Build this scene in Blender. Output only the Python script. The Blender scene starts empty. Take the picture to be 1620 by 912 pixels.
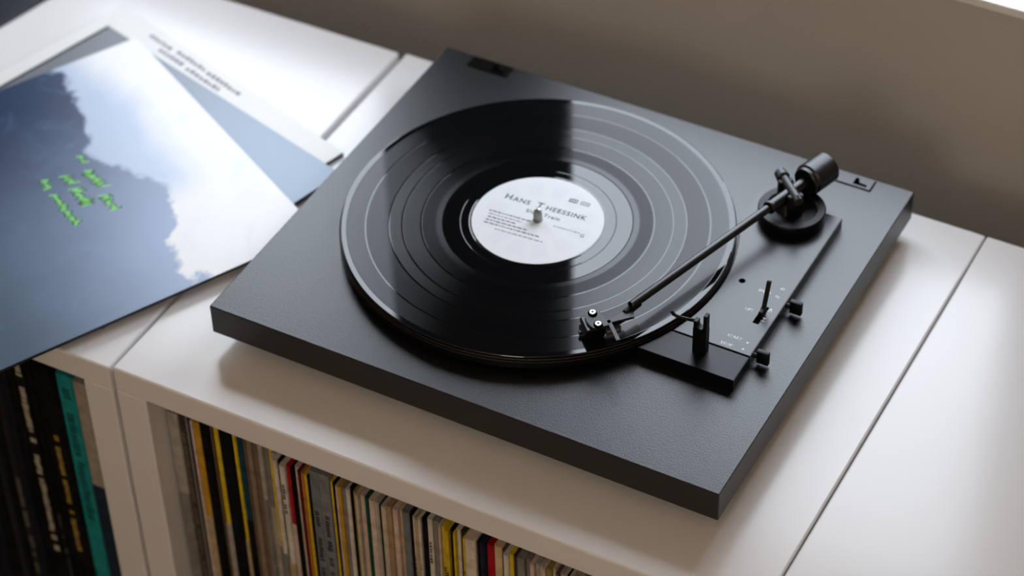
import bpy, bmesh, math, random
from mathutils import Vector, Matrix

# ------------------------------------------------------------------ scene, camera, light
# Everything is laid out in millimetres, x to the right along the turntable's front, y to the window,
# z measured from the top of the turntable's plinth; FLOOR is the height of that top over the floor.
FLOOR = 808.0
MM = 0.001
sc = bpy.context.scene
col = sc.collection


def W(x, y, z):
    return Vector((x * MM, y * MM, (z + FLOOR) * MM))


cam_d = bpy.data.cameras.new('camera')
cam = bpy.data.objects.new('camera', cam_d)
col.objects.link(cam)
sc.camera = cam
_r = Matrix(((0.87936125, -0.30697059, 0.36399567),
             (0.47569426, 0.59999189, -0.64321435),
             (-0.02094657, 0.73876843, 0.67363377)))
cam.matrix_world = Matrix.Translation(W(862.237, -1062.782, 1239.482)) @ _r.to_4x4()
cam_d.sensor_fit = 'HORIZONTAL'
cam_d.sensor_width = 36.0
cam_d.lens = 36.0 * 3871.55 / 1620.0
cam_d.clip_start = 0.05
cam_d.dof.use_dof = True
cam_d.dof.focus_distance = 1.735
cam_d.dof.aperture_fstop = 4.5

world = bpy.data.worlds.new('overcast_sky')
sc.world = world
world.use_nodes = True
bg = world.node_tree.nodes['Background']
bg.inputs['Color'].default_value = (0.82, 0.895, 1.0, 1)
bg.inputs['Strength'].default_value = 8.0

# window openings in the back wall (mm): x0, x1, z0, z1
WIN = [(45.0, 470.0, 103.0, 620.0), (-535.0, -160.0, 103.0, 725.0)]
WALL_Y, WALL_T = 495.0, 60.0
for i, (x0, x1, z0, z1) in enumerate(WIN):
    ld = bpy.data.lights.new('window_portal', 'AREA')
    ld.shape = 'RECTANGLE'
    ld.size = (x1 - x0) * MM
    ld.size_y = (z1 - z0) * MM
    ld.cycles.is_portal = True
    lo = bpy.data.objects.new('window_portal', ld)
    lo.location = W((x0 + x1) / 2, WALL_Y + WALL_T + 2, (z0 + z1) / 2)
    lo.rotation_euler = (math.radians(-90), 0, 0)
    col.objects.link(lo)

sc.view_settings.view_transform = 'Standard'
sc.view_settings.look = 'None'
sc.view_settings.gamma = 1.0
sc.view_settings.use_curve_mapping = False
sc.view_settings.exposure = 0.0
sc.cycles.use_denoising = True
sc.cycles.max_bounces = 10
sc.cycles.diffuse_bounces = 6
sc.cycles.sample_clamp_indirect = 6.0

rnd = random.Random(7)


# ------------------------------------------------------------------ materials
def srgb(r, g, b):
    def f(c):
        c /= 255.0
        return c / 12.92 if c <= 0.04045 else ((c + 0.055) / 1.055) ** 2.4
    return (f(r), f(g), f(b), 1.0)


class NT:
    """small helper over a node tree"""
    def __init__(self, name):
        self.m = bpy.data.materials.new(name)
        self.m.use_nodes = True
        self.t = self.m.node_tree
        self.b = self.t.nodes['Principled BSDF']

    def n(self, kind, **kw):
        nd = self.t.nodes.new(kind)
        for k, v in kw.items():
            setattr(nd, k, v)
        return nd

    def l(self, a, b):
        self.t.links.new(a, b)

    def math(self, op, a, b=None, clamp=False):
        nd = self.n('ShaderNodeMath', operation=op, use_clamp=clamp)
        for i, v in enumerate((a, b)):
            if v is None:
                continue
            if isinstance(v, (int, float)):
                nd.inputs[i].default_value = v
            else:
                self.l(v, nd.inputs[i])
        return nd.outputs[0]

    def mix(self, f, a, b):
        nd = self.n('ShaderNodeMix', data_type='RGBA')
        for s, v in ((nd.inputs[0], f), (nd.inputs[6], a), (nd.inputs[7], b)):
            if isinstance(v, (int, float, tuple)):
                s.default_value = v
            else:
                self.l(v, s)
        return nd.outputs[2]

    def coord(self, which='Object'):
        return self.n('ShaderNodeTexCoord').outputs[which]

    def noise(self, vec, scale, detail=3.0, rough=0.5, dist=0.0):
        nd = self.n('ShaderNodeTexNoise')
        nd.inputs['Scale'].default_value = scale
        nd.inputs['Detail'].default_value = detail
        nd.inputs['Roughness'].default_value = rough
        nd.inputs['Distortion'].default_value = dist
        if vec is not None:
            self.l(vec, nd.inputs['Vector'])
        return nd.outputs['Fac']

    def ramp(self, f, lo, hi):
        nd = self.n('ShaderNodeMapRange')
        nd.inputs['From Min'].default_value = lo
        nd.inputs['From Max'].default_value = hi
        nd.interpolation_type = 'SMOOTHSTEP'
        self.l(f, nd.inputs['Value'])
        return nd.outputs[0]

    def bump(self, h, strength, dist):
        nd = self.n('ShaderNodeBump')
        nd.inputs['Strength'].default_value = strength
        nd.inputs['Distance'].default_value = dist
        self.l(h, nd.inputs['Height'])
        self.l(nd.outputs[0], self.b.inputs['Normal'])

    def set(self, color=None, rough=None, **kw):
        if color is not None:
            if isinstance(color, tuple):
                self.b.inputs['Base Color'].default_value = color
            else:
                self.l(color, self.b.inputs['Base Color'])
        if rough is not None:
            if isinstance(rough, (int, float)):
                self.b.inputs['Roughness'].default_value = rough
            else:
                self.l(rough, self.b.inputs['Roughness'])
        for k, v in kw.items():
            self.b.inputs[k.replace('_', ' ')].default_value = v
        return self


def simple(name, rgb, rough=0.5, var=0.06, scale=60.0, bump=0.0, **kw):
    """paint, card, plastic: one colour with a slight mottling of its own"""
    t = NT(name)
    v = t.coord('Object')
    nz = t.noise(v, scale, 4.0)
    c = srgb(*rgb)
    d = tuple(x * (1 - var) for x in c[:3]) + (1,)
    t.set(t.mix(nz, d, c), rough, **kw)
    if bump:
        t.bump(t.noise(v, scale * 20, 2.0), bump, 0.0003)
    return t.m


def mat_plinth():
    t = NT('satin_black_plinth')
    v = t.coord('Object')
    n1 = t.noise(v, 900.0, 3.0, 0.6)
    n2 = t.noise(v, 9.0, 2.0)
    t.set(t.mix(n2, srgb(9, 10, 13), srgb(12, 13, 16)), 0.35)
    t.b.inputs['Specular IOR Level'].default_value = 0.6
    t.bump(n1, 0.38, 0.0004)
    return t.m


def mat_vinyl_groove():
    t = NT('vinyl_grooves')
    v = t.coord('Object')
    sep = t.n('ShaderNodeSeparateXYZ')
    t.l(v, sep.inputs[0])
    r = t.math('SQRT', t.math('ADD', t.math('POWER', sep.outputs[0], 2.0), t.math('POWER', sep.outputs[1], 2.0)))
    comb = t.n('ShaderNodeCombineXYZ')
    t.l(r, comb.inputs[0])
    band = t.noise(comb.outputs[0], 300.0, 3.0, 0.6)
    band2 = t.noise(comb.outputs[0], 70.0, 1.0)
    t.set(srgb(8, 9, 11), 0.2)
    t.b.inputs['Specular IOR Level'].default_value = 0.5
    t.b.inputs['Anisotropic'].default_value = 1.0
    t.b.inputs['Anisotropic Rotation'].default_value = 0.25
    tg = t.n('ShaderNodeTangent', direction_type='RADIAL', axis='Z')
    t.l(tg.outputs[0], t.b.inputs['Tangent'])
    t.l(t.math('ADD', t.math('MULTIPLY', band, 0.05), t.math('ADD', t.math('MULTIPLY', band2, 0.07), 0.145)),
        t.b.inputs['Roughness'])
    b2 = t.n('ShaderNodeBsdfPrincipled')
    b2.inputs['Base Color'].default_value = srgb(6, 7, 9)
    b2.inputs['Roughness'].default_value = 0.04
    b2.inputs['Specular IOR Level'].default_value = 0.32
    cr = t.n('ShaderNodeValToRGB')
    cr.color_ramp.interpolation = 'LINEAR'
    stops = [(0.0, .8), (77.5, .8), (78.5, .34), (88, .34), (89, .62), (103, .66), (104, .74), (113, .7), (114, .5), (131, .52), (132, .62), (146, .66)]
    el = cr.color_ramp.elements
    while len(el) < len(stops):
        el.new(0.5)
    for e, (rr, g) in zip(el, stops):
        e.position = rr / 160.0
    for e, (rr, g) in zip(el, stops):
        e.color = (g, g, g, 1)
    t.l(t.math('DIVIDE', r, 0.160), cr.inputs[0])
    t.l(t.math('MULTIPLY', cr.outputs[0], 0.5), b2.inputs['Specular IOR Level'])
    t.l(t.math('MULTIPLY', cr.outputs[0], 0.46), t.b.inputs['Specular IOR Level'])
    mx = t.n('ShaderNodeMixShader')
    t.l(t.math('ADD', t.math('MULTIPLY', band2, 0.2), 0.2), mx.inputs[0])
    t.l(t.b.outputs[0], mx.inputs[1])
    t.l(b2.outputs[0], mx.inputs[2])
    t.l(mx.outputs[0], t.t.nodes['Material Output'].inputs['Surface'])
    return t.m


def mat_label():
    t = NT('white_paper_label')
    v = t.coord('Object')
    sep = t.n('ShaderNodeSeparateXYZ')
    t.l(v, sep.inputs[0])
    x, y = sep.outputs[0], sep.outputs[1]
    r = t.math('SQRT', t.math('ADD', t.math('MULTIPLY', x, x), t.math('MULTIPLY', y, y)))
    a = t.math('ARCTAN2', y, x)
    pet = t.ramp(t.math('COSINE', t.math('MULTIPLY', a, 12.0)), -0.55, -0.35)
    ring = t.math('MULTIPLY', t.ramp(r, 0.026, 0.029), t.math('SUBTRACT', 1.0, t.ramp(r, 0.042, 0.045)))
    f = t.math('MULTIPLY', pet, t.math('MULTIPLY', ring, 0.2))
    t.set(t.mix(f, srgb(206, 209, 213), srgb(188, 190, 201)), 0.55)
    return t.m


def mat_white_foil():
    t = NT('white_foil')
    v = t.coord('Object')
    n = t.noise(v, 3.0, 3.0)
    t.set(t.mix(n, srgb(221, 221, 222), srgb(226, 226, 227)), 0.2)
    t.b.inputs['Specular IOR Level'].default_value = 0.5
    t.bump(t.noise(v, 500.0, 2.0), 0.02, 0.0003)
    return t.m


def mat_cover():
    """the misty blue mountain picture printed on the top sleeve; object x, y run along the sleeve"""
    t = NT('misty_mountain_print')
    v = t.coord('Object')
    sep = t.n('ShaderNodeSeparateXYZ')
    t.l(v, sep.inputs[0])
    x = t.math('MULTIPLY', sep.outputs[0], 1000.0)
    y = t.math('MULTIPLY', sep.outputs[1], 1000.0)
    n1 = t.math('SUBTRACT', t.noise(v, 14.0, 8.0, 0.62), 0.5)
    n2 = t.math('SUBTRACT', t.noise(v, 7.0, 4.0, 0.55, 0.6), 0.5)
    n3 = t.noise(v, 22.0, 6.0, 0.6, 0.8)
    # lower ground: navy to the left, hazy slate to the right, darker towards the near edge
    fx = t.ramp(t.math('ADD', x, t.math('MULTIPLY', n2, 60.0)), -120.0, 110.0)
    far = t.mix(fx, srgb(22, 50, 86), srgb(138, 158, 192))
    near = t.mix(fx, srgb(30, 50, 68), srgb(74, 96, 116))
    fy = t.ramp(t.math('ADD', y, t.math('MULTIPLY', n2, 60.0)), -110.0, 60.0)
    ground = t.mix(fy, near, far)
    ground = t.mix(t.math('MULTIPLY', t.ramp(n3, 0.55, 0.8), 0.35), ground, srgb(124, 146, 188))
    # haze band and white cloud beyond the ridge
    haze = t.mix(t.ramp(t.math('ADD', y, t.math('MULTIPLY', n2, 90.0)), 88.0, 128.0), srgb(176, 194, 218), srgb(226, 228, 231))
    haze = t.mix(t.math('MULTIPLY', t.ramp(x, 20.0, 70.0), 1.0), haze, srgb(228, 229, 229))
    haze = t.mix(t.math('MULTIPLY', t.ramp(n3, 0.5, 0.75), 0.35), haze, srgb(203, 210, 222))
    ridge = t.math('ADD', 66.0, t.math('MULTIPLY', n1, 105.0))
    hump = t.math('MULTIPLY', t.math('SINE', t.math('MULTIPLY', x, 0.036)), 12.0)
    ridge = t.math('ADD', ridge, hump)
    m = t.ramp(t.math('SUBTRACT', y, ridge), -5.0, 4.0)
    t.set(t.mix(m, ground, haze), 0.34)
    return t.m


def mat_worn_card(name, rgb, var=0.25):
    t = NT(name)
    v = t.coord('Object')
    n = t.noise(v, 90.0, 5.0, 0.65)
    c = srgb(*rgb)
    d = tuple(max(0.0, k * (1 - var)) for k in c[:3]) + (1,)
    e = tuple(min(1.0, k * (1 + var * 0.4) + 0.004) for k in c[:3]) + (1,)
    t.set(t.mix(t.ramp(n, 0.3, 0.7), d, e), 0.6)
    t.b.inputs['Specular IOR Level'].default_value = 0.12
    return t.m


def mat_wood():
    t = NT('dark_wood_floor')
    v = t.coord('Object')
    mp = t.n('ShaderNodeMapping')
    mp.inputs['Scale'].default_value = (1.0, 12.0, 1.0)
    t.l(v, mp.inputs['Vector'])
    t.set(t.mix(t.noise(mp.outputs[0], 6.0, 6.0, 0.6, 0.5), srgb(58, 44, 33), srgb(78, 60, 45)), 0.5)
    return t.m


M = {
    'plinth': mat_plinth(),
    'groove': mat_vinyl_groove(),
    'vinyl': simple('smooth_vinyl', (9, 10, 12), 0.04, 0.0),
    'label': mat_label(),
    'foil': mat_white_foil(),
    'cover': mat_cover(),
    'wood': mat_wood(),
    'paving': simple('grey_paving', (128, 126, 122), 0.9, 0.1, 2.0),
    'wall': simple('warm_grey_wall_paint', (182, 178, 170), 0.8, 0.05, 8.0, 0.08),
    'wall_tan': simple('cream_wall_paint', (220, 200, 176), 0.8, 0.05, 8.0, 0.08),
    'ceil': simple('ceiling_paint', (246, 234, 214), 0.8, 0.03, 8.0),
    'sill': simple('white_sill_paint', (226, 226, 222), 0.4, 0.03, 8.0),
    'sill_edge': simple('white_frame_paint', (224, 224, 222), 0.45, 0.03, 8.0),
    'black': simple('matte_black_plastic', (8, 9, 11), 0.45, 0.1, 60.0, Specular_IOR_Level=0.25),
    'blackgloss': simple('black_gloss_plastic', (6, 7, 8), 0.22, 0.1, 60.0),
    'plate': simple('satin_grey_black_plate', (10, 11, 13), 0.30, 0.06, 40.0, 0.03),
    'front_plate': simple('satin_black_plate', (8, 9, 11), 0.34, 0.06, 40.0, 0.03, Specular_IOR_Level=0.22),
    'platter': simple('black_platter', (3, 3, 4), 0.3, 0.1, 60.0),
    'tube': simple('black_anodised_tube', (9, 10, 12), 0.3, 0.05, 60.0),
    'head': simple('black_anodised_headshell', (26, 28, 31), 0.42, 0.05, 60.0),
    'weight': simple('satin_black_metal', (8, 9, 11), 0.36, 0.05, 60.0),
    'steel': simple('polished_steel', (205, 205, 202), 0.25, 0.05, 60.0, Metallic=1.0),
    'spindle': simple('spindle_steel', (150, 150, 146), 0.32, 0.05, 60.0, Metallic=1.0),
    'print': simple('white_print', (214, 218, 222), 0.5, 0.02),
    'ink': simple('dark_grey_ink', (52, 54, 62), 0.6, 0.1),
    'inkpale': simple('pale_grey_ink', (126, 128, 136), 0.6, 0.1),
    'green': simple('green_ink', (132, 226, 116), 0.5, 0.1),
    'hole': simple('dark_hole', (3, 3, 4), 0.9, 0.0, Specular_IOR_Level=0.0),
    'post': simple('dark_window_post', (34, 35, 38), 0.6, 0.05, 8.0),
    'rubber': simple('black_rubber', (8, 8, 8), 0.7, 0.1),
    'badge': simple('cartridge_grey', (60, 63, 66), 0.4, 0.1),
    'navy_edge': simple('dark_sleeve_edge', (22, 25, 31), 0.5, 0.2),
    'bluegrey': None, 'whitecard': None,
}


def mat_bluegrey():
    t = NT('blue_grey_print_sheen')
    v = t.coord('Object')
    sep = t.n('ShaderNodeSeparateXYZ')
    t.l(v, sep.inputs[0])
    n = t.noise(v, 10.0, 4.0)
    f = t.ramp(t.math('ADD', sep.outputs[0], t.math('MULTIPLY', n, 0.06)), -0.16, 0.16)  # paler and bluer to the right: window reflection put into the colour
    t.set(t.mix(f, srgb(104, 108, 114), srgb(140, 162, 186)), 0.38)
    return t.m


M['bluegrey'] = mat_bluegrey()
M['whitecard'] = simple('white_card', (226, 227, 224), 0.4, 0.04, 20.0)
M['navycard'] = simple('navy_card', (20, 27, 42), 0.45, 0.15, 20.0)


# ------------------------------------------------------------------ object helpers
def empty(name, x, y, z, rz=0.0):
    o = bpy.data.objects.new(name, None)
    o.location = W(x, y, z)
    o.rotation_euler = (0, 0, rz)
    o.empty_display_size = 0.05
    col.objects.link(o)
    o['_org'] = (x, y, z)
    return o


def tag(o, label=None, cat=None, group=None, kind=None):
    if label:
        o['label'] = label
    if cat:
        o['category'] = cat
    if group:
        o['group'] = group
    if kind:
        o['kind'] = kind
    return o


ORG = {}


def link(name, bm, mats, parent=None, smooth=False, org=None, angle=35.0):
    """bm in mm, in the frame of the top-level thing (or absolute when there is no parent)"""
    me = bpy.data.meshes.new(name)
    if org is None:
        org = (0, 0, 0)
    if parent is None:
        off = Vector(org)
        loc = W(*org)
    else:
        off = Vector(org)
        loc = Vector(org) * MM
    bmesh.ops.recalc_face_normals(bm, faces=bm.faces)
    for v in bm.verts:
        v.co = (v.co - off) * MM
    bm.to_mesh(me)
    bm.free()
    if not isinstance(mats, (list, tuple)):
        mats = [mats]
    for m in mats:
        me.materials.append(m)
    if smooth:
        for p in me.polygons:
            p.use_smooth = True
        me.set_sharp_from_angle(angle=math.radians(angle))
    o = bpy.data.objects.new(name, me)
    col.objects.link(o)
    if parent is not None:
        o.parent = parent
        if parent.name in ORG:      # a sub-part: coordinates are still those of the thing
            loc = loc - ORG[parent.name]
    o.location = loc
    ORG[o.name] = (Vector(org) * MM) if parent is not None else Vector((0, 0, 0))
    return o


def B():
    return bmesh.new()


def box(bm, x0, x1, y0, y1, z0, z1, bevel=0.0, seg=2, mat=0, rot=None):
    r = bmesh.ops.create_cube(bm, size=1.0)
    vs = r['verts']
    c = Vector(((x0 + x1) / 2, (y0 + y1) / 2, (z0 + z1) / 2))
    for v in vs:
        v.co = Vector((v.co.x * (x1 - x0), v.co.y * (y1 - y0), v.co.z * (z1 - z0))) + c
    fs = set(f for v in vs for f in v.link_faces)
    if bevel:
        es = list(set(e for v in vs for e in v.link_edges))
        r = bmesh.ops.bevel(bm, geom=es, offset=bevel, segments=seg, affect='EDGES', profile=0.5)
        fs = set(f for v in r['verts'] for f in v.link_faces) | set(f for f in fs if f.is_valid)
        vs = list(set(v for f in fs for v in f.verts))
    for f in fs:
        f.material_index = mat
    if rot is not None:
        bmesh.ops.transform(bm, matrix=rot, verts=list(vs))
    return list(vs)


def prism(bm, pts, z0, z1, bevel=0.0, mat=0):
    lo = [bm.verts.new((p[0], p[1], z0)) for p in pts]
    hi = [bm.verts.new((p[0], p[1], z1)) for p in pts]
    n = len(pts)
    fs = [bm.faces.new(hi), bm.faces.new(list(reversed(lo)))]
    for i in range(n):
        fs.append(bm.faces.new((lo[i], lo[(i + 1) % n], hi[(i + 1) % n], hi[i])))
    for f in fs:
        f.material_index = mat
    if bevel:
        es = [e for e in fs[0].edges]
        bmesh.ops.bevel(bm, geom=es, offset=bevel, segments=2, affect='EDGES')


def lathe(bm, prof, p0=(0, 0, 0), axis=(0, 0, 1), seg=64, mats=None, closed=False):
    """revolve (t, r) pairs round the axis through p0"""
    ax = Vector(axis).normalized()
    a = Vector((0, 0, 1)) if abs(ax.z) < 0.9 else Vector((1, 0, 0))
    u = ax.cross(a).normalized()
    v = ax.cross(u)
    p0 = Vector(p0)
    rings = []
    for t, r in prof:
        if r < 1e-6:
            rings.append([bm.verts.new(p0 + ax * t)])
        else:
            rings.append([bm.verts.new(p0 + ax * t + (u * math.cos(k * 2 * math.pi / seg) + v * math.sin(k * 2 * math.pi / seg)) * r)
                          for k in range(seg)])
    pairs = list(zip(rings[:-1], rings[1:]))
    if closed:
        pairs.append((rings[-1], rings[0]))
    for i, (A, C) in enumerate(pairs):
        for k in range(seg):
            k2 = (k + 1) % seg
            if len(A) == 1 and len(C) == 1:
                continue
            if len(A) == 1:
                f = bm.faces.new((A[0], C[k], C[k2]))
            elif len(C) == 1:
                f = bm.faces.new((A[k], A[k2], C[0]))
            else:
                f = bm.faces.new((A[k], A[k2], C[k2], C[k]))
            if mats:
                f.material_index = mats[i]


def rod(bm, p0, p1, r0, r1=None, seg=24, chamfer=0.4):
    p0, p1 = Vector(p0), Vector(p1)
    L = (p1 - p0).length
    r1 = r0 if r1 is None else r1
    c = min(chamfer, r0 * 0.4)
    lathe(bm, [(0, 0), (0, r0 - c), (c, r0), (L - c, r1), (L, r1 - c), (L, 0)], p0, p1 - p0, seg)


def ribbon(bm, pts, w, z):
    """flat pen stroke along a polyline"""
    for a, b in zip(pts[:-1], pts[1:]):
        a, b = Vector(a), Vector(b)
        d = (b - a)
        if d.length < 1e-4:
            continue
        d.normalize()
        n = Vector((-d.y, d.x)) * w / 2
        a2, b2 = a - d * w * 0.3, b + d * w * 0.3
        q = [bm.verts.new((p.x, p.y, z)) for p in (a2 + n, a2 - n, b2 - n, b2 + n)]
        bm.faces.new(q)


_texts = {}


def text_bm(s, size, spacing=1.0, sx=1.0, bold=0.0):
    """outline of a line of lettering as a flat bmesh, centred, in mm"""
    cu = bpy.data.curves.new('lettering', 'FONT')
    cu.body = s
    cu.size = 1.0
    cu.align_x = 'CENTER'
    cu.align_y = 'CENTER'
    cu.space_character = spacing
    cu.resolution_u = 3
    cu.offset = bold
    o = bpy.data.objects.new('lettering', cu)
    col.objects.link(o)
    bpy.context.view_layer.update()
    me = bpy.data.meshes.new_from_object(o.evaluated_get(bpy.context.evaluated_depsgraph_get()))
    bpy.data.objects.remove(o)
    bpy.data.curves.remove(cu)
    bm = bmesh.new()
    bm.from_mesh(me)
    bpy.data.meshes.remove(me)
    for v in bm.verts:
        v.co = Vector((v.co.x * size * sx, v.co.y * size, 0))
    return bm


def place(bm, x, y, z, ang=0.0):
    bmesh.ops.transform(bm, matrix=Matrix.Translation((x, y, z)) @ Matrix.Rotation(ang, 4, 'Z'), verts=bm.verts)
    return bm


# ------------------------------------------------------------------ the room
RX0, RX1, RY0, RZ1 = -1600.0, 1900.0, -2100.0, 1500.0
ZF = -FLOOR


def room_box(name, mat, *a, label=None):
    bm = B()
    box(bm, *a)
    o = link(name, bm, mat)
    tag(o, kind='structure', label=label)
    return o


room_box('ground', M['paving'], -60000, 60000, WALL_Y + 400, 90000, ZF - 3100, ZF - 3000, label='grey ground outside the windows')
room_box('floor', M['wood'], RX0, RX1, RY0, WALL_Y, ZF - 60, ZF, label='dark wood floor of the room')
room_box('ceiling', M['ceil'], RX0, RX1, RY0, WALL_Y, RZ1, RZ1 + 60, label='plain pale ceiling above the room')
room_box('wall_left', M['wall_tan'], RX0 - 60, RX0, RY0, WALL_Y, ZF, RZ1, label='plain cream wall left of the cabinets')
room_box('wall_right', M['wall_tan'], RX1, RX1 + 60, RY0, WALL_Y, ZF, RZ1, label='plain cream wall right of the cabinets')
room_box('wall_front', M['wall_tan'], RX0, RX1, RY0 - 60, RY0, ZF, RZ1, label='plain cream wall facing the windows')
# back wall with its two openings, built from piers, parapet and lintel
bm = B()
y0, y1 = WALL_Y, WALL_Y + WALL_T
zs = WIN[0][2] - 8
box(bm, RX0, RX1, y0, y1, ZF, zs)
for x0, x1, z0, z1 in WIN:
    box(bm, x0, x1, y0, y1, z1, RZ1)
for a, b in ((RX0, WIN[1][0]), (WIN[0][1], RX1)):
    box(bm, a, b, y0, y1, zs, RZ1)
tag(link('wall_back', bm, M['wall']), kind='structure', label='warm grey wall under the window sill behind the cabinets')
bm = B()
box(bm, WIN[1][1], WIN[0][0], y0, y0 + 9, zs, RZ1, 1.0)
tag(link('trim_3', bm, M['post']), kind='structure', label='dark window post between the two windows')
for i, (x0, x1, z0, z1) in enumerate(WIN):
    bm = B()
    box(bm, x0 - (0 if i else -0), x1, 487, y1, z0 - 8, z0, 1.2)
    tag(link('trim_%d' % (i + 1), bm, M['sill']), kind='structure', label='white painted window sill board')
    t = tag(empty('window_%d' % (i + 1), x0, y1 - 30, z0), kind='structure', label='white framed window')
    w, h = x1 - x0, z1 - z0
    for nm, a in (('stile', (-60, -30 if i == 0 else 6, 0, 30, 0, h)), ('stile', (w - 6, w + 12, 0, 30, 0, h)),
                  ('rail', (-30 if i == 0 else 6, w - 6, 0, 30, 0, 8)), ('rail', (-30 if i == 0 else 6, w - 6, 0, 30, h - 8, h))):
        bm = B()
        box(bm, *a, bevel=2)
        link(nm, bm, M['sill_edge'], t)


# ------------------------------------------------------------------ added warm fill globe, unseen behind the camera, brightens cabinet fronts and wall
def add_fill_globe(x, y, z, r):
    t = tag(empty('added_fill_globe', x, y, z - r), 'added warm fill globe, unseen behind the camera, brightening the cabinet fronts', 'fill light')
    e = NT('fill_globe_glow')
    e.set(srgb(240, 225, 200), 0.8)
    e.b.inputs['Emission Color'].default_value = (1.0, 0.90, 0.80, 1)
    e.b.inputs['Emission Strength'].default_value = FILL_GLOW
    b = B()
    lathe(b, [(r - r * math.cos(math.pi * k / 24), max(r * math.sin(math.pi * k / 24), 30.0 if k in (0, 24) else 0)) for k in range(25)], seg=40)
    link('fill_globe', b, e.m, t, smooth=True)
    b = B()
    lathe(b, [(2 * r - 20, 0), (2 * r - 20, 4), (RZ1 - (z - r), 4), (RZ1 - (z - r), 0)], seg=12)
    link('fill_cord', b, M['rubber'], t)


FILL_GLOW = 5.4
add_fill_globe(650.0, -1600.0, 720.0, 280.0)

# ------------------------------------------------------------------ cabinets
CT = -42.0           # cabinet top
CH = 766.0           # cabinet height


def cabinet(x, y, w, rz, label):
    """x, y: front left foot; depth runs to +y"""
    t = tag(empty('cabinet', x, y, ZF, rz), label, 'cabinet', 'white shelf cabinets in a row')
    D, th, ts = 441.0, 24.0, 27.0
    def part(nm, a, bev=1.2, mat='foil'):
        bm = B()
        box(bm, *a, bevel=bev, seg=2)
        return link(nm, bm, M[mat], t)
    part('top_panel', (0, w, 0, D, CH - th, CH), 1.6)
    part('side_panel', (0, ts, 0, D, 0, CH - th))
    part('side_panel', (w - ts, w, 0, D, 0, CH - th))
    zsh = CH + (-411.0 - CT)
    part('shelf', (ts, w - ts, 2, D - 8, zsh - 24, zsh))
    part('bottom_panel', (ts, w - ts, 2, D - 8, 0, 24))
    part('back_panel', (ts, w - ts, D - 8, D, 0, CH - th), 0.0)
    return t


cabinet(-56.5, -55, 531, 0.0, 'white open shelf cabinet under the turntable, full of record sleeves')
cabinet(475.6, -55, 531, 0.0, 'white cabinet at the right, its bare top beyond the thin seam')
a = math.radians(0.5)
cabinet(-58.8 - 531 * math.cos(a), -57 - 531 * math.sin(a), 531, a,
        'white cabinet at the left, with loose sleeves on top and dark spines inside')

# ------------------------------------------------------------------ turntable
PW, PD, PT = 419.6, 361.9, 26.6
tt = tag(empty('turntable', 0, 0, CT), 'black turntable with straight tonearm standing on the middle white cabinet', 'turntable')
ZB = CT              # the thing's own origin lies on the cabinet top


SHIFT = Vector((0, 0, 0))


def tp(name, bm, mat, parent=None, smooth=False, org=None):
    """a turntable part; bm in plinth coordinates (z = 0 is the plinth's top)"""
    bmesh.ops.translate(bm, vec=Vector((0, 0, -ZB)) + SHIFT, verts=bm.verts)
    o2 = None if org is None else (org[0], org[1], org[2] - ZB)
    return link(name, bm, mat, parent or tt, smooth, o2)


bm = B()
box(bm, 0, PW, 0, PD, -PT, 0, 0.7, 2)
plinth = tp('plinth', bm, M['plinth'])
for fx, fy in ((48, 48), (PW - 48, 48), (48, PD - 48), (PW - 48, PD - 48)):
    bm = B()
    lathe(bm, [(CT, 0), (CT, 19), (CT + 3, 21), (-PT - 2, 22), (-PT, 22), (-PT, 0)], (fx, fy, 0), seg=40)
    tp('foot', bm, M['rubber'], smooth=True)

# hinge sockets of the dust cover at the back edge
for hx in (27.0, 351.0):
    w = 38.0
    bm = B()
    box(bm, hx, hx + w, 346, 360, 0.0, 0.35, 0.15, 1)
    sock = tp('hinge_socket', bm, M['hole'])
    bm = B()
    box(bm, hx + 1.2, hx + w - 1.2, 347.2, 360.4, 0.1, 0.7, 0.2, 1)
    tp('hinge_plate', bm, M['blackgloss'] if hx < 100 else M['plate'], sock)  # left plate gets a darker material, standing in for the dark pier's reflection
    bm = B()
    prism(bm, [(hx + 22, 357), (hx + 22, 349.5), (hx + 33, 349.5), (hx + 33, 351.5), (hx + 26.5, 352.2), (hx + 24.5, 357)], 0.6, 1.1)
    tp('latch_slot', bm, M['hole'], sock)

# platter and spindle
CX, CY = 181.4, 183.3
bm = B()
lathe(bm, [(3, 0), (3, 140), (3.6, 150.6), (4.6, 152.2), (9.9, 152.2), (10.3, 151.7), (10.8, 151.7), (11.2, 152.2), (12.6, 152.2), (13.2, 151.5), (13.2, 0)],
      (CX, CY, 0), seg=192)
platter = tp('platter', bm, M['platter'], smooth=True)
bm = B()
lathe(bm, [(0, 0), (0, 60), (3, 60), (3, 0)], (CX, CY, 0), seg=64)
tp('bearing_hub', bm, M['platter'], smooth=True)
bm = B()
lathe(bm, [(13, 0), (13, 3.55), (21.0, 3.55), (24.0, 3.1), (26.0, 2.3), (26.6, 1.2), (26.7, 0)], (CX, CY, 0), seg=32)
tp('spindle', bm, M['spindle'], smooth=True)

# control plate
PX0, PX1, PY0, PY1, PZ = 316.0, 385.6, 96.5, 296.5, 10.0
PR = 154.5           # the plate is cut out round the platter


def plate_pts(ya, yb, PX0=PX0):
    pts = [(PX1, ya), (PX1, yb)]
    n = 40
    for k in range(n + 1):
        y = yb + (ya - yb) * k / n
        d = PR * PR - (y - CY) ** 2
        x = max(PX0, CX + math.sqrt(d)) if d > 0 else PX0
        pts.append((min(x, PX1 - 4), y))
    return pts


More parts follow.
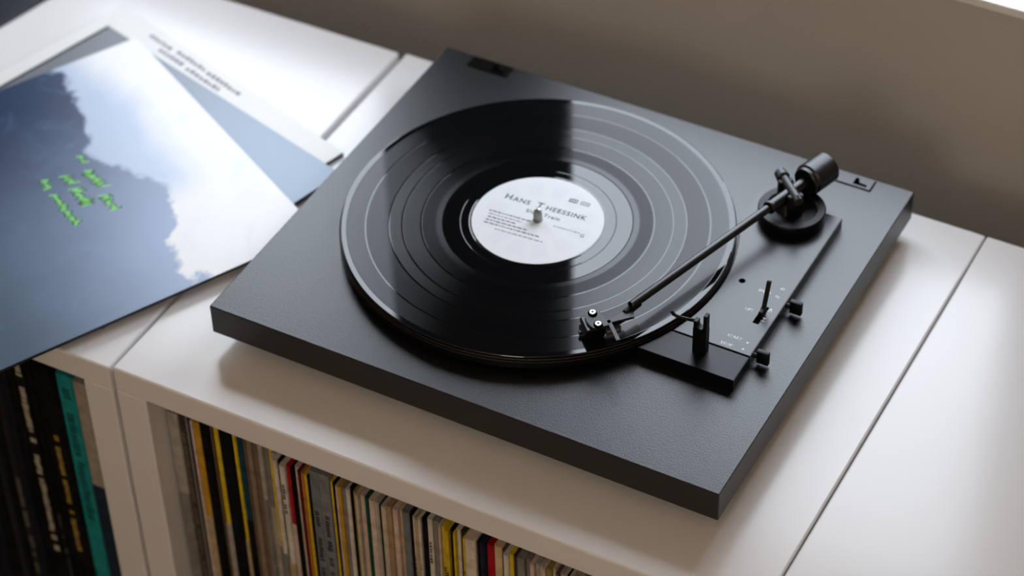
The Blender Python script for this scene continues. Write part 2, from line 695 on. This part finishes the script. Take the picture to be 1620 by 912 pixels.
bm = B()
prism(bm, plate_pts(125.0, PY1), 0, PZ, 0.4)
plate = tp('control_plate', bm, M['plate'])
bm = B()
prism(bm, plate_pts(PY0, 123.6, 300.0), 0, PZ, 0.4)
tp('front_plate', bm, M['front_plate'])
bm = B()
prism(bm, plate_pts(123.4, 125.2), 0, PZ - 1.2)
tp('plate_joint', bm, M['hole'])
bm = B()
lathe(bm, [(PZ, 0), (PZ, 2.6), (PZ + 0.12, 2.5), (PZ + 0.12, 0)], (347, 196.5, 0), seg=28)
tp('fixing_hole', bm, M['hole'], plate, smooth=True)
# printing on the plate
for s, size, x, y in (('START', 3.6, 367.6, 138.0), ('STOP', 3.6, 365.2, 128.9), ('LIFT', 3.4, 364.8, 169.9),
                      ('SPEED', 3.4, 367.0, 192.8), ('45', 3.4, 377.6, 201.5), ('33', 3.4, 377.6, 191.6)):
    bm = text_bm(s, size * 1.08, bold=0.02)
    place(bm, x, y, PZ + 0.12)
    tp('plate_lettering', bm, M['print'], plate)
for x, y in ((378.3, 137.0), (378.1, 129.4)):
    bm = B()
    lathe(bm, [(PZ + 0.02, 0), (PZ + 0.02, 0.95), (PZ + 0.14, 0.9), (PZ + 0.14, 0)], (x, y, 0), seg=18)
    tp('plate_dot', bm, M['print'], plate)
for x, y, s in ((379.0, 176.9, 1), (378.6, 166.0, -1)):
    bm = B()
    prism(bm, [(x - 1.5, y - 0.9 * s), (x + 1.5, y - 0.9 * s), (x, y + 1.6 * s)], PZ + 0.02, PZ + 0.14)
    box(bm, x - 1.7, x + 1.7, y - 2.4 if s > 0 else y - 3.1, y - 1.8 if s > 0 else y - 2.4, PZ + 0.02, PZ + 0.14)
    tp('plate_symbol', bm, M['print'], plate)
# lift lever with its slot
bm = B()
box(bm, 372.4, 377.2, 158.5, 178.5, PZ - 0.2, PZ + 0.14)
tp('lever_slot', bm, M['hole'], plate)
bm = B()
lv = [(375, 168.5, 8), (375, 173, 14), (374.6, 181.5, 33.5)]
box(bm, 373.4, 376.8, 166, 174.5, 8, 14.5, 0.8)
for p, q, hw in ((lv[0], lv[1], 2.0), (lv[1], lv[2], 1.6)):
    p, q = Vector(p), Vector(q)
    d = (q - p)
    L = d.length
    z = d.normalized()
    x = Vector((1, 0, 0))
    y = z.cross(x).normalized()
    x = y.cross(z)
    m = Matrix((x, y, z)).transposed().to_4x4()
    box(bm, -hw, hw, -1.3, 1.3, 0, L, 0.4, 2, rot=Matrix.Translation(p) @ m)
lever = tp('lift_lever', bm, M['black'])
# the two pull knobs on the plate's right edge
for ky in (186.0, 126.5):
    bm = B()
    box(bm, 389.0, 398.4, ky + 2.0, ky + 6.0, 2.0, 13.4, 0.6, 2)
    knob = tp('switch_knob', bm, M['black'], smooth=True)
    bm = B()
    rod(bm, (384.5, ky + 4.0, 7.0), (390, ky + 4.0, 7.0), 1.9, seg=16)
    tp('knob_stem', bm, M['black'], knob, smooth=True)

# arm rest
bm = B()
prism(bm, [(345.6, 112.2), (356.2, 112.2), (356.2, 117.8), (345.6, 117.8)], PZ, 32.5)
box(bm, 345.6, 348.8, 112.4, 117.6, 32, 38.5, 0.5)
box(bm, 353.2, 356.2, 112.4, 117.6, 32, 46.0, 0.5)
for k in range(8):        # the hollow of the cradle
    a0 = math.pi * k / 8
    x = 351.0 - 2.4 * math.cos(a0)
    x2 = 351.0 - 2.4 * math.cos(a0 + math.pi / 8)
    zz = 34.9 - 2.4 * math.sin(a0 + math.pi / 16)
    box(bm, x, x2, 112.4, 117.6, 31.5, zz)
rest = tp('arm_rest', bm, M['black'])
bm = B()
hook = [(347, 115, 37.2), (341, 114.6, 36.2), (335, 114.0, 36.0), (330.5, 113.4, 36.8), (328.6, 113.2, 38.6), (328.0, 113.2, 40.4)]
for p, q in zip(hook[:-1], hook[1:]):
    rod(bm, p, q, 1.35, seg=14)
tp('lift_hook', bm, M['black'], rest, smooth=True)

# tonearm bearing
PV = Vector((351.6, 270.8, 42.0))       # pivot
bm = B()
lathe(bm, [(PZ, 0), (PZ, 25.5), (PZ + 1, 26), (PZ + 9.5, 26), (PZ + 10.5, 25.2), (PZ + 10.5, 19.8), (PZ + 10.0, 19.2), (PZ + 7.0, 18.6), (PZ + 7.0, 0)],
      (350.4, 279.8, 0), seg=72)
base = tp('bearing_base', bm, M['black'], smooth=True)
SHIFT = Vector((-4.26, 11.14, -10.0))      # the arm sits this much lower and further back than first measured
bd = Vector((0.72, -0.69, 0)).normalized()      # bearing axis, square to the cartridge
bm = B()
lathe(bm, [(PZ + 6, 0), (PZ + 6, 17), (PZ + 12, 16.0), (PZ + 14, 13.5), (PZ + 22, 10.0), (PZ + 24.5, 8.5), (PZ + 24.5, 0)], (351.6, 271.4, 0), seg=40)
for s in (-1, 1):
    c = PV + bd * (9.6 * s)
    ang = math.atan2(bd.y, bd.x)
    m = Matrix.Translation((c.x, c.y, 0)) @ Matrix.Rotation(ang, 4, 'Z')
    box(bm, -2.3, 2.3, -6.0, 6.0, PZ + 10, 47.0, 1.0, 2, rot=m)
tp('bearing_yoke', bm, M['black'], base, smooth=True)
bm = B()
rod(bm, PV - bd * 15.5 + Vector((0, 0, 3.4)), PV + bd * 16.5 + Vector((0, 0, 3.4)), 3.7, seg=24)
pinp = tp('bearing_pin', bm, M['head'], base, smooth=True)
bm = B()
rod(bm, PV - bd * 22 + Vector((0, 0, 3.4)), PV - bd * 13.5 + Vector((0, 0, 3.4)), 4.7, 5.4, seg=24, chamfer=1.0)
tp('bearing_cap', bm, M['head'], base, smooth=True)
bm = B()
box(bm, -1.7, 1.7, -0.6, 0.6, -0.2, 0.2, rot=Matrix.Translation(PV + bd * 14.0 + Vector((0, 0, 7.1))) @ Matrix.Rotation(math.atan2(bd.y, bd.x), 4, 'Z'))
tp('bearing_slot', bm, M['hole'], base)

# tonearm: tube with its sub-parts
td = Vector((0.298, 0.955, 0.008)).normalized()
HEAD = PV - td * 176.0
bm = B()
L = (PV - HEAD).length
lathe(bm, [(0, 0), (0, 2.9), (0.4, 3.3), (151, 3.3), (151, 0)], HEAD, td, 32)
arm = tp('tonearm', bm, M['tube'], smooth=True)
bm = B()
lathe(bm, [(150.6, 0), (150.6, 4.9), (151.2, 5.3), (154.0, 5.3), (154.6, 4.9), (154.6, 4.5), (L + 18, 4.5), (L + 18, 0)], HEAD, td, 32)
tp('arm_sleeve', bm, M['tube'], arm, smooth=True)
bm = B()
lathe(bm, [(L + 17, 0), (L + 17, 10.4), (L + 17.6, 11.0), (L + 20.4, 11.2), (L + 20.8, 11.9), (L + 21.6, 12.6), (L + 42.2, 12.6), (L + 43.6, 11.6), (L + 43.6, 0)],
      HEAD, td, 56)
tp('counterweight', bm, M['weight'], arm, smooth=True)
hs = [(273.6, 79.9), (272.6, 83.9), (274.1, 88.0), (278.4, 90.2), (281.8, 89.2), (284.4, 85.8), (287.7, 83.9), (290.4, 84.8), (292.5, 88.8),
      (298.0, 104.8), (301.2, 102.7), (305.6, 95.9), (294.1, 84.1), (291.9, 81.5), (292.7, 79.0), (285.2, 71.4), (281.9, 72.4), (277.7, 75.1)]
bm = B()
prism(bm, hs, 36.2, 38.2, 0.3)
shell = tp('headshell', bm, M['head'], arm)
bm = B()
fw = Vector((-0.70, -0.714, 0))
sd = Vector((0.714, -0.70, 0))
mhead = Matrix((fw, sd, Vector((0, 0, 1)))).transposed().to_4x4()


def hb(bm, f0, f1, s0, s1, z0, z1, bev=0.0):
    box(bm, f0, f1, s0, s1, z0, z1, bev, 2, rot=Matrix.Translation((281.9, 80.8, 0)) @ mhead)


box(bm, -8, 2, -3.6, 3.6, 33.0, 36.4, 0.8, 2, rot=Matrix.Translation((297.0, 97.0, 0)) @ Matrix.Rotation(math.atan2(td.y, td.x), 4, 'Z'))
rod(bm, HEAD - td * 6 + Vector((0, 0, -4)), HEAD + td * 9 + Vector((0, 0, -2.6)), 3.0, seg=20)
tp('arm_clamp', bm, M['black'], arm)
for sx in (-6.4, 6.4):
    c = Vector((281.7, 80.7, 0)) + sd * sx
    bm = B()
    m = Matrix.Translation((c.x, c.y, 0)) @ mhead
    pts = [(3.4 * math.cos(k * math.pi / 12), 4.3 * math.sin(k * math.pi / 12)) for k in range(24)]
    prism(bm, [((m @ Vector((px, py, 0))).x, (m @ Vector((px, py, 0))).y) for px, py in pts], 38.1, 38.35)
    tp('screw_slot', bm, M['hole'], arm)
    bm = B()
    lathe(bm, [(38.2, 0), (38.2, 2.5), (39.6, 2.5), (40.0, 2.2), (40.0, 1.0), (39.3, 0.95), (39.3, 0)], (c.x, c.y, 0), seg=28, mats=[0, 0, 0, 0, 0, 1])
    tp('cartridge_screw', bm, [M['steel'], M['hole']], arm, smooth=True)
bm = B()
hb(bm, -5, 9.5, -8.4, 8.4, 31.0, 36.2, 0.8)
hb(bm, -16, -4, 1.5, 8.4, 29.0, 35.9, 0.8)
hb(bm, -5, 8.5, -7.2, 7.2, 26.2, 31.2, 0.6)
hb(bm, 6, 11.0, -6.0, 6.0, 25.7, 31.0, 0.6)
hb(bm, 9.5, 13.0, -1.5, 1.5, 27.5, 29.6, 0.5)
cart = tp('cartridge', bm, M['blackgloss'], arm)
bm = B()
hb(bm, -16.5, -5, 8.2, 9.0, 27.6, 34.6, 0.2)
tp('cartridge_badge', bm, M['badge'], arm)
bm = B()
p = Vector((281.9, 80.8, 0)) + fw * 9.5
rod(bm, (p.x + 1.5, p.y + 1.5, 27.5), (p.x - 1.2, p.y - 1.2, 25.35), 0.45, 0.2, seg=10, chamfer=0.1)
tp('stylus', bm, M['steel'], arm, smooth=True)
bm = text_bm('ortofon', 3.0)
m = Matrix.Translation(Vector((281.9, 80.8, 31.9)) + fw * -10.6 + sd * 9.1) @ Matrix((-fw, Vector((0, 0, 1)), sd)).transposed().to_4x4()
bmesh.ops.transform(bm, matrix=m, verts=bm.verts)
tp('cartridge_lettering', bm, M['print'], arm)
bm = B()
c0 = Vector((291.6, 83.0, 37.6))
m = Matrix.Translation(c0) @ Matrix((sd, -fw, Vector((0, 0, 1)))).transposed().to_4x4()
box(bm, -2, 20.5, -1.5, 1.5, -0.6, 0.6, 0.3, 2, rot=m)
tp('finger_lift', bm, M['head'], arm)
SHIFT = Vector((0, 0, 0))

# ------------------------------------------------------------------ the record on the platter
rec = tag(empty('vinyl_record', CX, CY, 13.35), 'black vinyl record with a white centre label on the platter', 'record')
prof, mats = [], []


def ring(t, r, m=None):
    prof.append((t, r * 1.005 if r > 10 else r))
    if m is not None:
        mats.append(m)


ring(0.0, 3.7)
ring(0.0, 149.6, 0)
ring(0.6, 150.4, 1)
ring(1.2, 150.5, 1)
ring(1.72, 150.2, 1)
ring(1.86, 149.7, 1)
ring(1.86, 145.9, 1)
ring(1.80, 145.6, 1)
for rr in (131.5, 113.5, 103.5, 89.0):
    ring(1.80, rr + 0.70, 0)
    ring(1.77, rr + 0.55, 1)
    ring(1.77, rr - 0.55, 1)
    ring(1.80, rr - 0.70, 1)
ring(1.80, 73.0, 0)
ring(1.70, 72.3, 1)
ring(1.70, 60.2, 1)
ring(1.62, 59.7, 1)
ring(1.62, 59.3, 1)
ring(1.70, 58.8, 1)
ring(1.70, 52.6, 1)
ring(1.90, 51.6, 1)
ring(1.90, 3.7, 1)
bm = B()
lathe(bm, prof, seg=256, mats=mats + [1], closed=True)
link('disc', bm, [M['groove'], M['vinyl']], rec, smooth=True, angle=3.0)
bm = B()
lathe(bm, [(1.90, 3.75), (1.90, 50.9), (2.05, 50.7), (2.05, 3.75)], seg=160, closed=True)
lab = link('paper_label', bm, M['label'], rec, smooth=True)
la = math.radians(4.0)
ca, sa = math.cos(la), math.sin(la)


def on_label(x, y):
    return x * ca - y * sa, x * sa + y * ca


def label_text(s, size, x, y, mat='ink', sp=1.0, sx=1.0):
    b = text_bm(s, size, sp, sx, 0.018)
    X, Y = on_label(x, y)
    place(b, X, Y, 2.09, la)
    link('label_lettering', b, M[mat], lab)


# big first letters, small capitals after them
label_text('H', 8.6, -31.5, 16.2)
label_text('ANS', 6.9, -20.3, 15.5, sp=1.15)
label_text('T', 9.0, -5.0, 15.8)
label_text('HEESSINK', 6.9, 16.9, 15.3, sp=1.15)
label_text('Slow Train', 5.4, 1.5, 6.6, 'ink', 1.2)
label_text('G', 4.8, 38.6, -4.2)
for j, (x0, x1, y) in enumerate(((-39, -4, -4.5), (-38, -10, -8.0), (-37, -14, -11.5), (-37, -2, -15.0), (-37, 9, -18.5), (-26, 14, -23.0), (14, 36, -2.6))):
    b = B()           # lines of print too small to read
    x = x0
    while x < x1:
        w = rnd.uniform(1.2, 4.6)
        q = [on_label(px, py) for px, py in ((x, y), (min(x + w, x1), y), (min(x + w, x1), y + 1.2), (x, y + 1.2))]
        b.faces.new([b.verts.new((px, py, 2.09)) for px, py in q])
        x += w + rnd.uniform(0.6, 1.0)
    link('label_small_print', b, M['inkpale'] if j in (1, 5, 6) else M['ink'], lab)
for x0, x1, mt in ((13, 20, 'ink'), (22.5, 30, 'inkpale')):
    b = B()
    q = [on_label(px, py) for px, py in ((x0, 29.0), (x1, 29.0), (x1, 33.2), (x0, 33.2))]
    b.faces.new([b.verts.new((px, py, 2.09)) for px, py in q])
    link('label_emblem', b, M[mt], lab)
    b = B()
    for k in range(3):
        xx = x0 + 0.9 + k * 2.1
        q = [on_label(px, py) for px, py in ((xx, 30.0), (xx + 1.3, 30.0), (xx + 1.3, 32.2), (xx, 32.2))]
        b.faces.new([b.verts.new((px, py, 2.12)) for px, py in q])
    link('label_emblem', b, M['label'], lab)


# ------------------------------------------------------------------ sleeves lying on the left cabinet
def scribble(b, x0, x1, y, h, w, z, rg, slant=0.25):
    pts = []
    x = x0
    k = 0
    while x < x1:
        up = rg.uniform(0.45, 1.0) * h if k % 2 else rg.uniform(-0.25, 0.15) * h
        pts.append((x + up * slant, y + up))
        x += rg.uniform(0.9, 1.9)
        k += 1
    ribbon(b, pts, w, z)


def flat_sleeve(name, cx, cy, z0, th, deg, sx, sy, mats, label, group):
    b = B()
    o = None
    box(b, -sx / 2, sx / 2, -sy / 2, sy / 2, 0, th, min(0.6, th * 0.3), 2)
    b.faces.ensure_lookup_table()
    b.normal_update()
    for f in b.faces:
        f.material_index = 0 if abs(f.normal.z) > 0.8 else 1
    o = link(name, b, mats)
    o.location = W(cx, cy, z0)
    o.rotation_euler = (0, 0, math.radians(deg))
    tag(o, label, 'record sleeve', group)
    return o


GS = 'record sleeves lying on the left cabinet'
# white bordered one at the bottom
ub, vb = Vector((0.955, -0.297)), Vector((-0.297, -0.955))
bc = Vector((-314, 328)) + ub * 148 + vb * 152
sB = flat_sleeve('record_sleeve', bc.x, bc.y, CT, 4.0, math.degrees(math.atan2(-0.297, 0.955)), 296, 304, [M['whitecard'], M['navy_edge']],
                 'white bordered sleeve with faint grey lettering, lowest of the pile left of the turntable', GS)
rg = random.Random(3)
b = B()
for x0, x1, y in ((-96, -66, 139), (-60, -22, 140.5), (-18, 26, 139.5), (-74, -44, 131.5), (-36, 6, 131)):
    x = x0
    while x < x1:
        w = rg.uniform(2.5, 5.0)
        bx_ = rg.uniform(3.5, 5.0)
        b.faces.new([b.verts.new(p) for p in ((x, y, 4.06), (x + w, y, 4.06), (x + w, y + bx_, 4.06), (x, y + bx_, 4.06))])
        x += w + 1.6
link('sleeve_lettering', b, M['inkpale'], sB)
uc, vc = Vector((0.963, -0.27)), Vector((-0.27, -0.963))
cc = Vector((-306, 294)) + uc * 150 + vc * 125
sC = flat_sleeve('record_sleeve', cc.x, cc.y, CT + 4.0, 3.2, math.degrees(math.atan2(-0.27, 0.963)), 300, 250, [M['bluegrey'], M['navy_edge']],
                 'plain blue grey record sleeve between the white one and the mountain cover', GS)
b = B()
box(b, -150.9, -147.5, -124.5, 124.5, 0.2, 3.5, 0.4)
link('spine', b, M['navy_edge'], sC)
sA = flat_sleeve('record_sleeve', -206, 75, CT + 7.25, 3.0, -27.8, 315, 315, [M['cover'], M['navy_edge']],
                 'record sleeve with misty blue mountain picture and green handwriting, top of the pile', GS)
rg = random.Random(11)
for words in (((-38, -27, 41, 6), (-18, 9, 36, 11), (18, 42, 34, 9)), ((-22, -9, 19, 10), (-3, 22, 18, 11)), ((-27, -14, 2, 10), (-6, 40, 0, 9))):
    b = B()
    for x0, x1, y, h in words:
        scribble(b, x0, x1, y, h, 1.5, 3.07, rg)
    link('green_handwriting', b, M['green'], sA)
flat_sleeve('record_sleeve', -565, 229, CT, 4.0, -13.1, 315, 315, [M['navycard'], M['navy_edge']],
            'dark navy sleeve lying at the far left, only its corner showing beyond the pile', GS)

# ------------------------------------------------------------------ sleeves standing in the cabinets
CARD = {}


def card(rgb):
    if rgb not in CARD:
        CARD[rgb] = mat_worn_card('sleeve_card_%d_%d_%d' % rgb, rgb)
    return CARD[rgb]


ORD = ['first', 'second', 'third', 'fourth', 'fifth', 'sixth', 'seventh', 'eighth', 'ninth', 'tenth', 'eleventh', 'twelfth', 'thirteenth', 'fourteenth',
       'fifteenth', 'sixteenth', 'seventeenth', 'eighteenth', 'nineteenth']
TENS = {20: 'twent', 30: 'thirt', 40: 'fort', 50: 'fift', 60: 'sixt', 70: 'sevent', 80: 'eight', 90: 'ninet'}


def ordinal(n):
    if n <= 19:
        return ORD[n - 1]
    if n == 100:
        return 'hundredth'
    if n > 100:
        return 'hundred-and-' + ordinal(n - 100)
    t, u = n // 10 * 10, n % 10
    return TENS[t] + 'ieth' if u == 0 else TENS[t] + 'y-' + ORD[u - 1]


def standing_sleeve(x0, x1, yf, z0, h, c1, label, group, c2=None, split=110.0, lettering=None, lean=0.0, tex=0, depth=300.0):
    """a sleeve on its edge, rounded spine to the front; c2 colours the spine's lower part"""
    t = x1 - x0
    r = min(t * 0.28, 0.8)
    pts = [(0, depth), (0, r), (r, 0), (t - r, 0), (t, r), (t, depth)]
    b = B()
    lo = [b.verts.new((p[0], p[1], 0)) for p in pts]
    hi = [b.verts.new((p[0] + rnd.uniform(-.15, .15), p[1], h + (0.0 if p[1] < 5 else rnd.uniform(-1.0, 0.5)))) for p in pts]
    b.faces.new(hi)
    b.faces.new(list(reversed(lo)))
    for i in range(6):
        b.faces.new((lo[i], lo[(i + 1) % 6], hi[(i + 1) % 6], hi[i]))
    o = link('record_sleeve', b, card(c1))
    o.location = W(x0, yf, z0)
    o.rotation_euler = (0, lean, 0)
    tag(o, label, 'record sleeve', group)
    if c2 is not None:
        b = B()
        box(b, 0.02, t - 0.02, -0.35, 3.0, 0.3, h - split, 0.15, 1)
        link('spine_band', b, card(c2), o)
    if lettering is not None:
        rgb, za, zb = lettering
        b = B()
        g = random.Random(int(x0 * 10))
        z = h - za
        while z > h - zb:
            g_h = g.uniform(2.5, 6.0)
            if g.random() < 0.82:
                m = t * 0.22
                u0, u1 = m + g.uniform(0, t * .12), t - m - g.uniform(0, t * .12)
                yy = -0.45 if c2 is not None else -0.1
                for q0, q1 in ((0.0, 0.4), (0.6, 1.0)):
                    b.faces.new([b.verts.new(p) for p in ((u0, yy, z - g_h * q1), (u1, yy, z - g_h * q1), (u1, yy, z - g_h * q0), (u0, yy, z - g_h * q0))])
            z -= g_h + g.uniform(0.8, 2.0)
        if len(b.verts):
            tag(link('spine_lettering', b, card(rgb), o), kind='stuff')
        else:
            b.free()
    return o


# (width in mm, colour word, colour, lower colour, split, lettering)
BK, CR, WH = (10, 10, 12), (190, 178, 158), (206, 200, 190)
YE, MU, TA = (212, 186, 40), (190, 146, 40), (176, 158, 128)
GR, GL, SL = (128, 124, 118), (164, 160, 152), (112, 118, 124)
BR, TP, RD = (104, 84, 68), (138, 122, 106), (166, 24, 34)
PK, NV, GN, OL, OR, TL = (200, 180, 168), (30, 38, 56), (24, 70, 50), (150, 138, 70), (176, 112, 58), (22, 62, 76)
BE = (204, 182, 140)
ROW = [(9.0, 'worn grey', GL, GR, 90, None), (5.5, 'dark grey', (60, 58, 54), None, 0, ((120, 104, 88), 20, 200)), (2.0, 'grey', GR, None, 0, None),
       (4.5, 'dark navy', NV, None, 0, None), (2.4, 'pinkish', PK, None, 0, None), (6.0, 'mustard yellow', MU, TA, 105, None), (6.6, 'black', BK, None, 0, None),
       (3.0, 'tan', BE, None, 0, None), (1.6, 'brown', BR, None, 0, None), (5.0, 'bright yellow', YE, GL, 110, None), (11.5, 'thick black', BK, None, 0, None),
       (2.8, 'yellow', YE, TA, 120, None), (5.2, 'dark teal', TL, BK, 95, None), (4.0, 'brown', BR, None, 0, None), (4.5, 'taupe', TP, None, 0, None),
       (6.0, 'brown', (118, 98, 82), None, 0, None), (3.8, 'grey', GL, GR, 60, None), (5.0, 'grey', GR, GL, 70, None), (3.4, 'yellow', YE, GR, 110, None),
       (3.2, 'pale grey', GL, GR, 100, None), (3.5, 'off-white', WH, GR, 105, None), (1.4, 'dark', BK, None, 0, None),
       (4.8, 'white', WH, TA, 110, (BK, 20, 50)), (4.6, 'red', RD, PK, 65, None), (3.4, 'black', BK, None, 0, None), (3.8, 'pinkish', PK, None, 0, None),
       (1.8, 'maroon', (90, 30, 34), None, 0, None), (2.8, 'orange', OR, None, 0, None), (3.0, 'yellow', YE, TA, 120, None), (2.6, 'black', BK, None, 0, None),
       (8.0, 'slate grey', SL, None, 0, (BK, 40, 130)), (8.4, 'slate grey', (120, 124, 128), None, 0, (BK, 45, 130)), (1.8, 'yellow', YE, None, 0, None),
       (1.6, 'black', BK, None, 0, None), (2.2, 'pinkish', PK, None, 0, None), (3.2, 'mustard yellow', MU, TA, 120, None), (3.6, 'grey', GR, None, 0, None),
       (3.4, 'white', WH, None, 0, None), (1.8, 'black', BK, None, 0, None), (3.8, 'olive yellow', OL, TA, 110, None), (2.4, 'cream', CR, None, 0, None),
       (5.0, 'pinkish white', PK, None, 0, None), (2.8, 'dark green', GN, None, 0, None), (4.6, 'pinkish white', (206, 190, 178), None, 0, None),
       (2.0, 'cream', CR, None, 0, None), (3.0, 'pale grey', GL, None, 0, None), (1.2, 'black', BK, None, 0, None), (4.0, 'cream', CR, TA, 90, None),
       (4.8, 'light brown', (160, 134, 108), None, 0, None), (1.2, 'maroon', (84, 40, 40), None, 0, None), (4.0, 'pinkish white', PK, None, 0, None),
       (2.8, 'cream', BE, None, 0, None), (6.0, 'blue grey', SL, None, 0, None), (3.0, 'black', BK, None, 0, None), (2.2, 'cream', CR, None, 0, (BK, 40, 120)),
       (2.0, 'tan', TA, None, 0, None), (2.2, 'cream', WH, None, 0, (BK, 50, 110)), (5.0, 'black', BK, None, 0, None), (4.0, 'white', WH, None, 0, (BK, 25, 46)),
       (4.6, 'grey', GR, None, 0, None), (2.0, 'cream', CR, None, 0, None), (3.8, 'yellow', YE, None, 0, (BK, 45, 130)), (3.6, 'yellow', (200, 172, 44), None, 0, (BK, 40, 130)),
       (3.2, 'black', BK, None, 0, None), (2.0, 'yellow', YE, None, 0, None), (3.4, 'white', WH, None, 0, None), (2.6, 'dark olive', (58, 58, 40), None, 0, None),
       (2.0, 'yellow', (200, 172, 44), None, 0, (BK, 30, 130)), (8.6, 'torn white paper', (210, 198, 184), None, 0, None), (3.6, 'black', BK, None, 0, None),
       (3.6, 'navy', NV, None, 0, None), (6.0, 'red', RD, None, 0, None), (7.0, 'beige', BE, None, 0, (BK, 36, 60)), (2.2, 'worn brown', BR, None, 0, None),
       (4.0, 'white', WH, None, 0, None), (3.4, 'yellow', YE, None, 0, None), (3.4, 'charcoal', (58, 58, 58), None, 0, None), (6.0, 'grey', GR, None, 0, None),
       (3.8, 'mauve grey', (124, 116, 122), None, 0, None), (3.0, 'pinkish white', PK, None, 0, None), (3.4, 'pale grey', GL, None, 0, None),
       (3.2, 'cream', CR, None, 0, None), (2.6, 'pinkish white', PK, None, 0, None), (4.6, 'olive yellow', OL, None, 0, None), (2.4, 'cream', CR, None, 0, None),
       (2.8, 'brown', BR, None, 0, None), (3.2, 'pale grey', GL, None, 0, None), (2.6, 'pinkish', PK, None, 0, None), (3.0, 'black', BK, None, 0, None),
       (2.6, 'cream', CR, None, 0, None), (3.4, 'tan', TA, None, 0, None), (2.8, 'pinkish white', PK, None, 0, None), (3.4, 'grey', GR, None, 0, None), (3.0, 'brown', BR, None, 0, None),
       (3.6, 'cream', CR, None, 0, None), (4.0, 'black', BK, None, 0, None), (3.0, 'pinkish white', PK, None, 0, None), (3.6, 'pale grey', GL, None, 0, None),
       (3.2, 'tan', TA, None, 0, None), (4.2, 'navy', NV, None, 0, None), (3.4, 'cream', CR, None, 0, None), (3.8, 'grey', GR, None, 0, None)]
G1 = 'record sleeves standing in the middle cabinet'
ZS = -410.7
x = -27.0
for i, (w, cname, c1, c2, sp, let) in enumerate(ROW):
    tall = x < 72
    yf = (-36 if tall else -40) + rnd.uniform(-2.0, 2.0)
    h = 315.0 + rnd.uniform(-2.5, 2.5) + (6 if tall else 0)
    if cname == 'slate grey':
        h, yf = 323.0, -42.0
    nm = 'thick' if w > 5.5 else ('thin' if w < 2.6 else 'narrow')
    if cname.startswith('thick'):
        nm, cname = 'thick', 'black'
    lower = '' if c2 is None else ', two-toned'
    lab_ = '%s %s sleeve spine%s, %s from the left on the middle shelf' % (nm, cname, lower, ordinal(i + 1))
    w *= 1.045
    standing_sleeve(x, x + w - 0.15, yf, ZS, h, c1, lab_, G1, c2, sp, let)
    x += w

G2 = 'record sleeves standing in the left cabinet'
ROW2 = [(16.5, 'thick grey', (156, 150, 140), (30, 46, 62), 118, None), (15.5, 'thick teal', (30, 138, 140), None, 0, ((14, 60, 64), 15, 165)),
        (7.0, 'black', BK, None, 0, None), (11.0, 'black', (10, 10, 11), None, 0, ((176, 150, 76), 70, 215)), (6.0, 'black', BK, None, 0, None),
        (7.0, 'black', BK, None, 0, ((70, 70, 68), 175, 260)), (12.0, 'black', (9, 9, 10), None, 0, ((196, 190, 172), 4, 225)), (8.0, 'black', BK, None, 0, None),
        (9.0, 'dark navy', (16, 20, 30), None, 0, None), (9.0, 'charcoal', (30, 30, 32), None, 0, ((112, 110, 104), 150, 290)), (8.0, 'black', BK, None, 0, None),
        (9.0, 'charcoal', (36, 36, 36), None, 0, None), (8.0, 'black', BK, None, 0, None), (10.0, 'navy', (16, 22, 34), None, 0, None), (9.0, 'black', BK, None, 0, None),
        (10.0, 'charcoal', (34, 34, 36), None, 0, None), (9.0, 'black', BK, None, 0, None), (10.0, 'dark brown', (36, 28, 24), None, 0, None)]
NOTE = {1: 'with dark lettering', 3: 'with gold lettering', 6: 'with white lettering', 0: 'turning navy at its foot', 5: 'with faint grey print', 9: 'with pale grey print'}
x = -97.0
for i, (w, cname, c1, c2, sp, let) in enumerate(ROW2):
    lab_ = '%s spine%s, %s from the right in the left cabinet' % (cname, ' ' + NOTE[i] if i in NOTE else '', ordinal(i + 1))
    standing_sleeve(x - w + 0.15, x, -42 - i * 0.05 + rnd.uniform(-1.5, 1.5), ZS, 318 + rnd.uniform(-2, 2), c1, lab_, G2, c2, sp, let)
    x -= w

for o in bpy.data.objects:
    if '_org' in o:
        del o['_org']
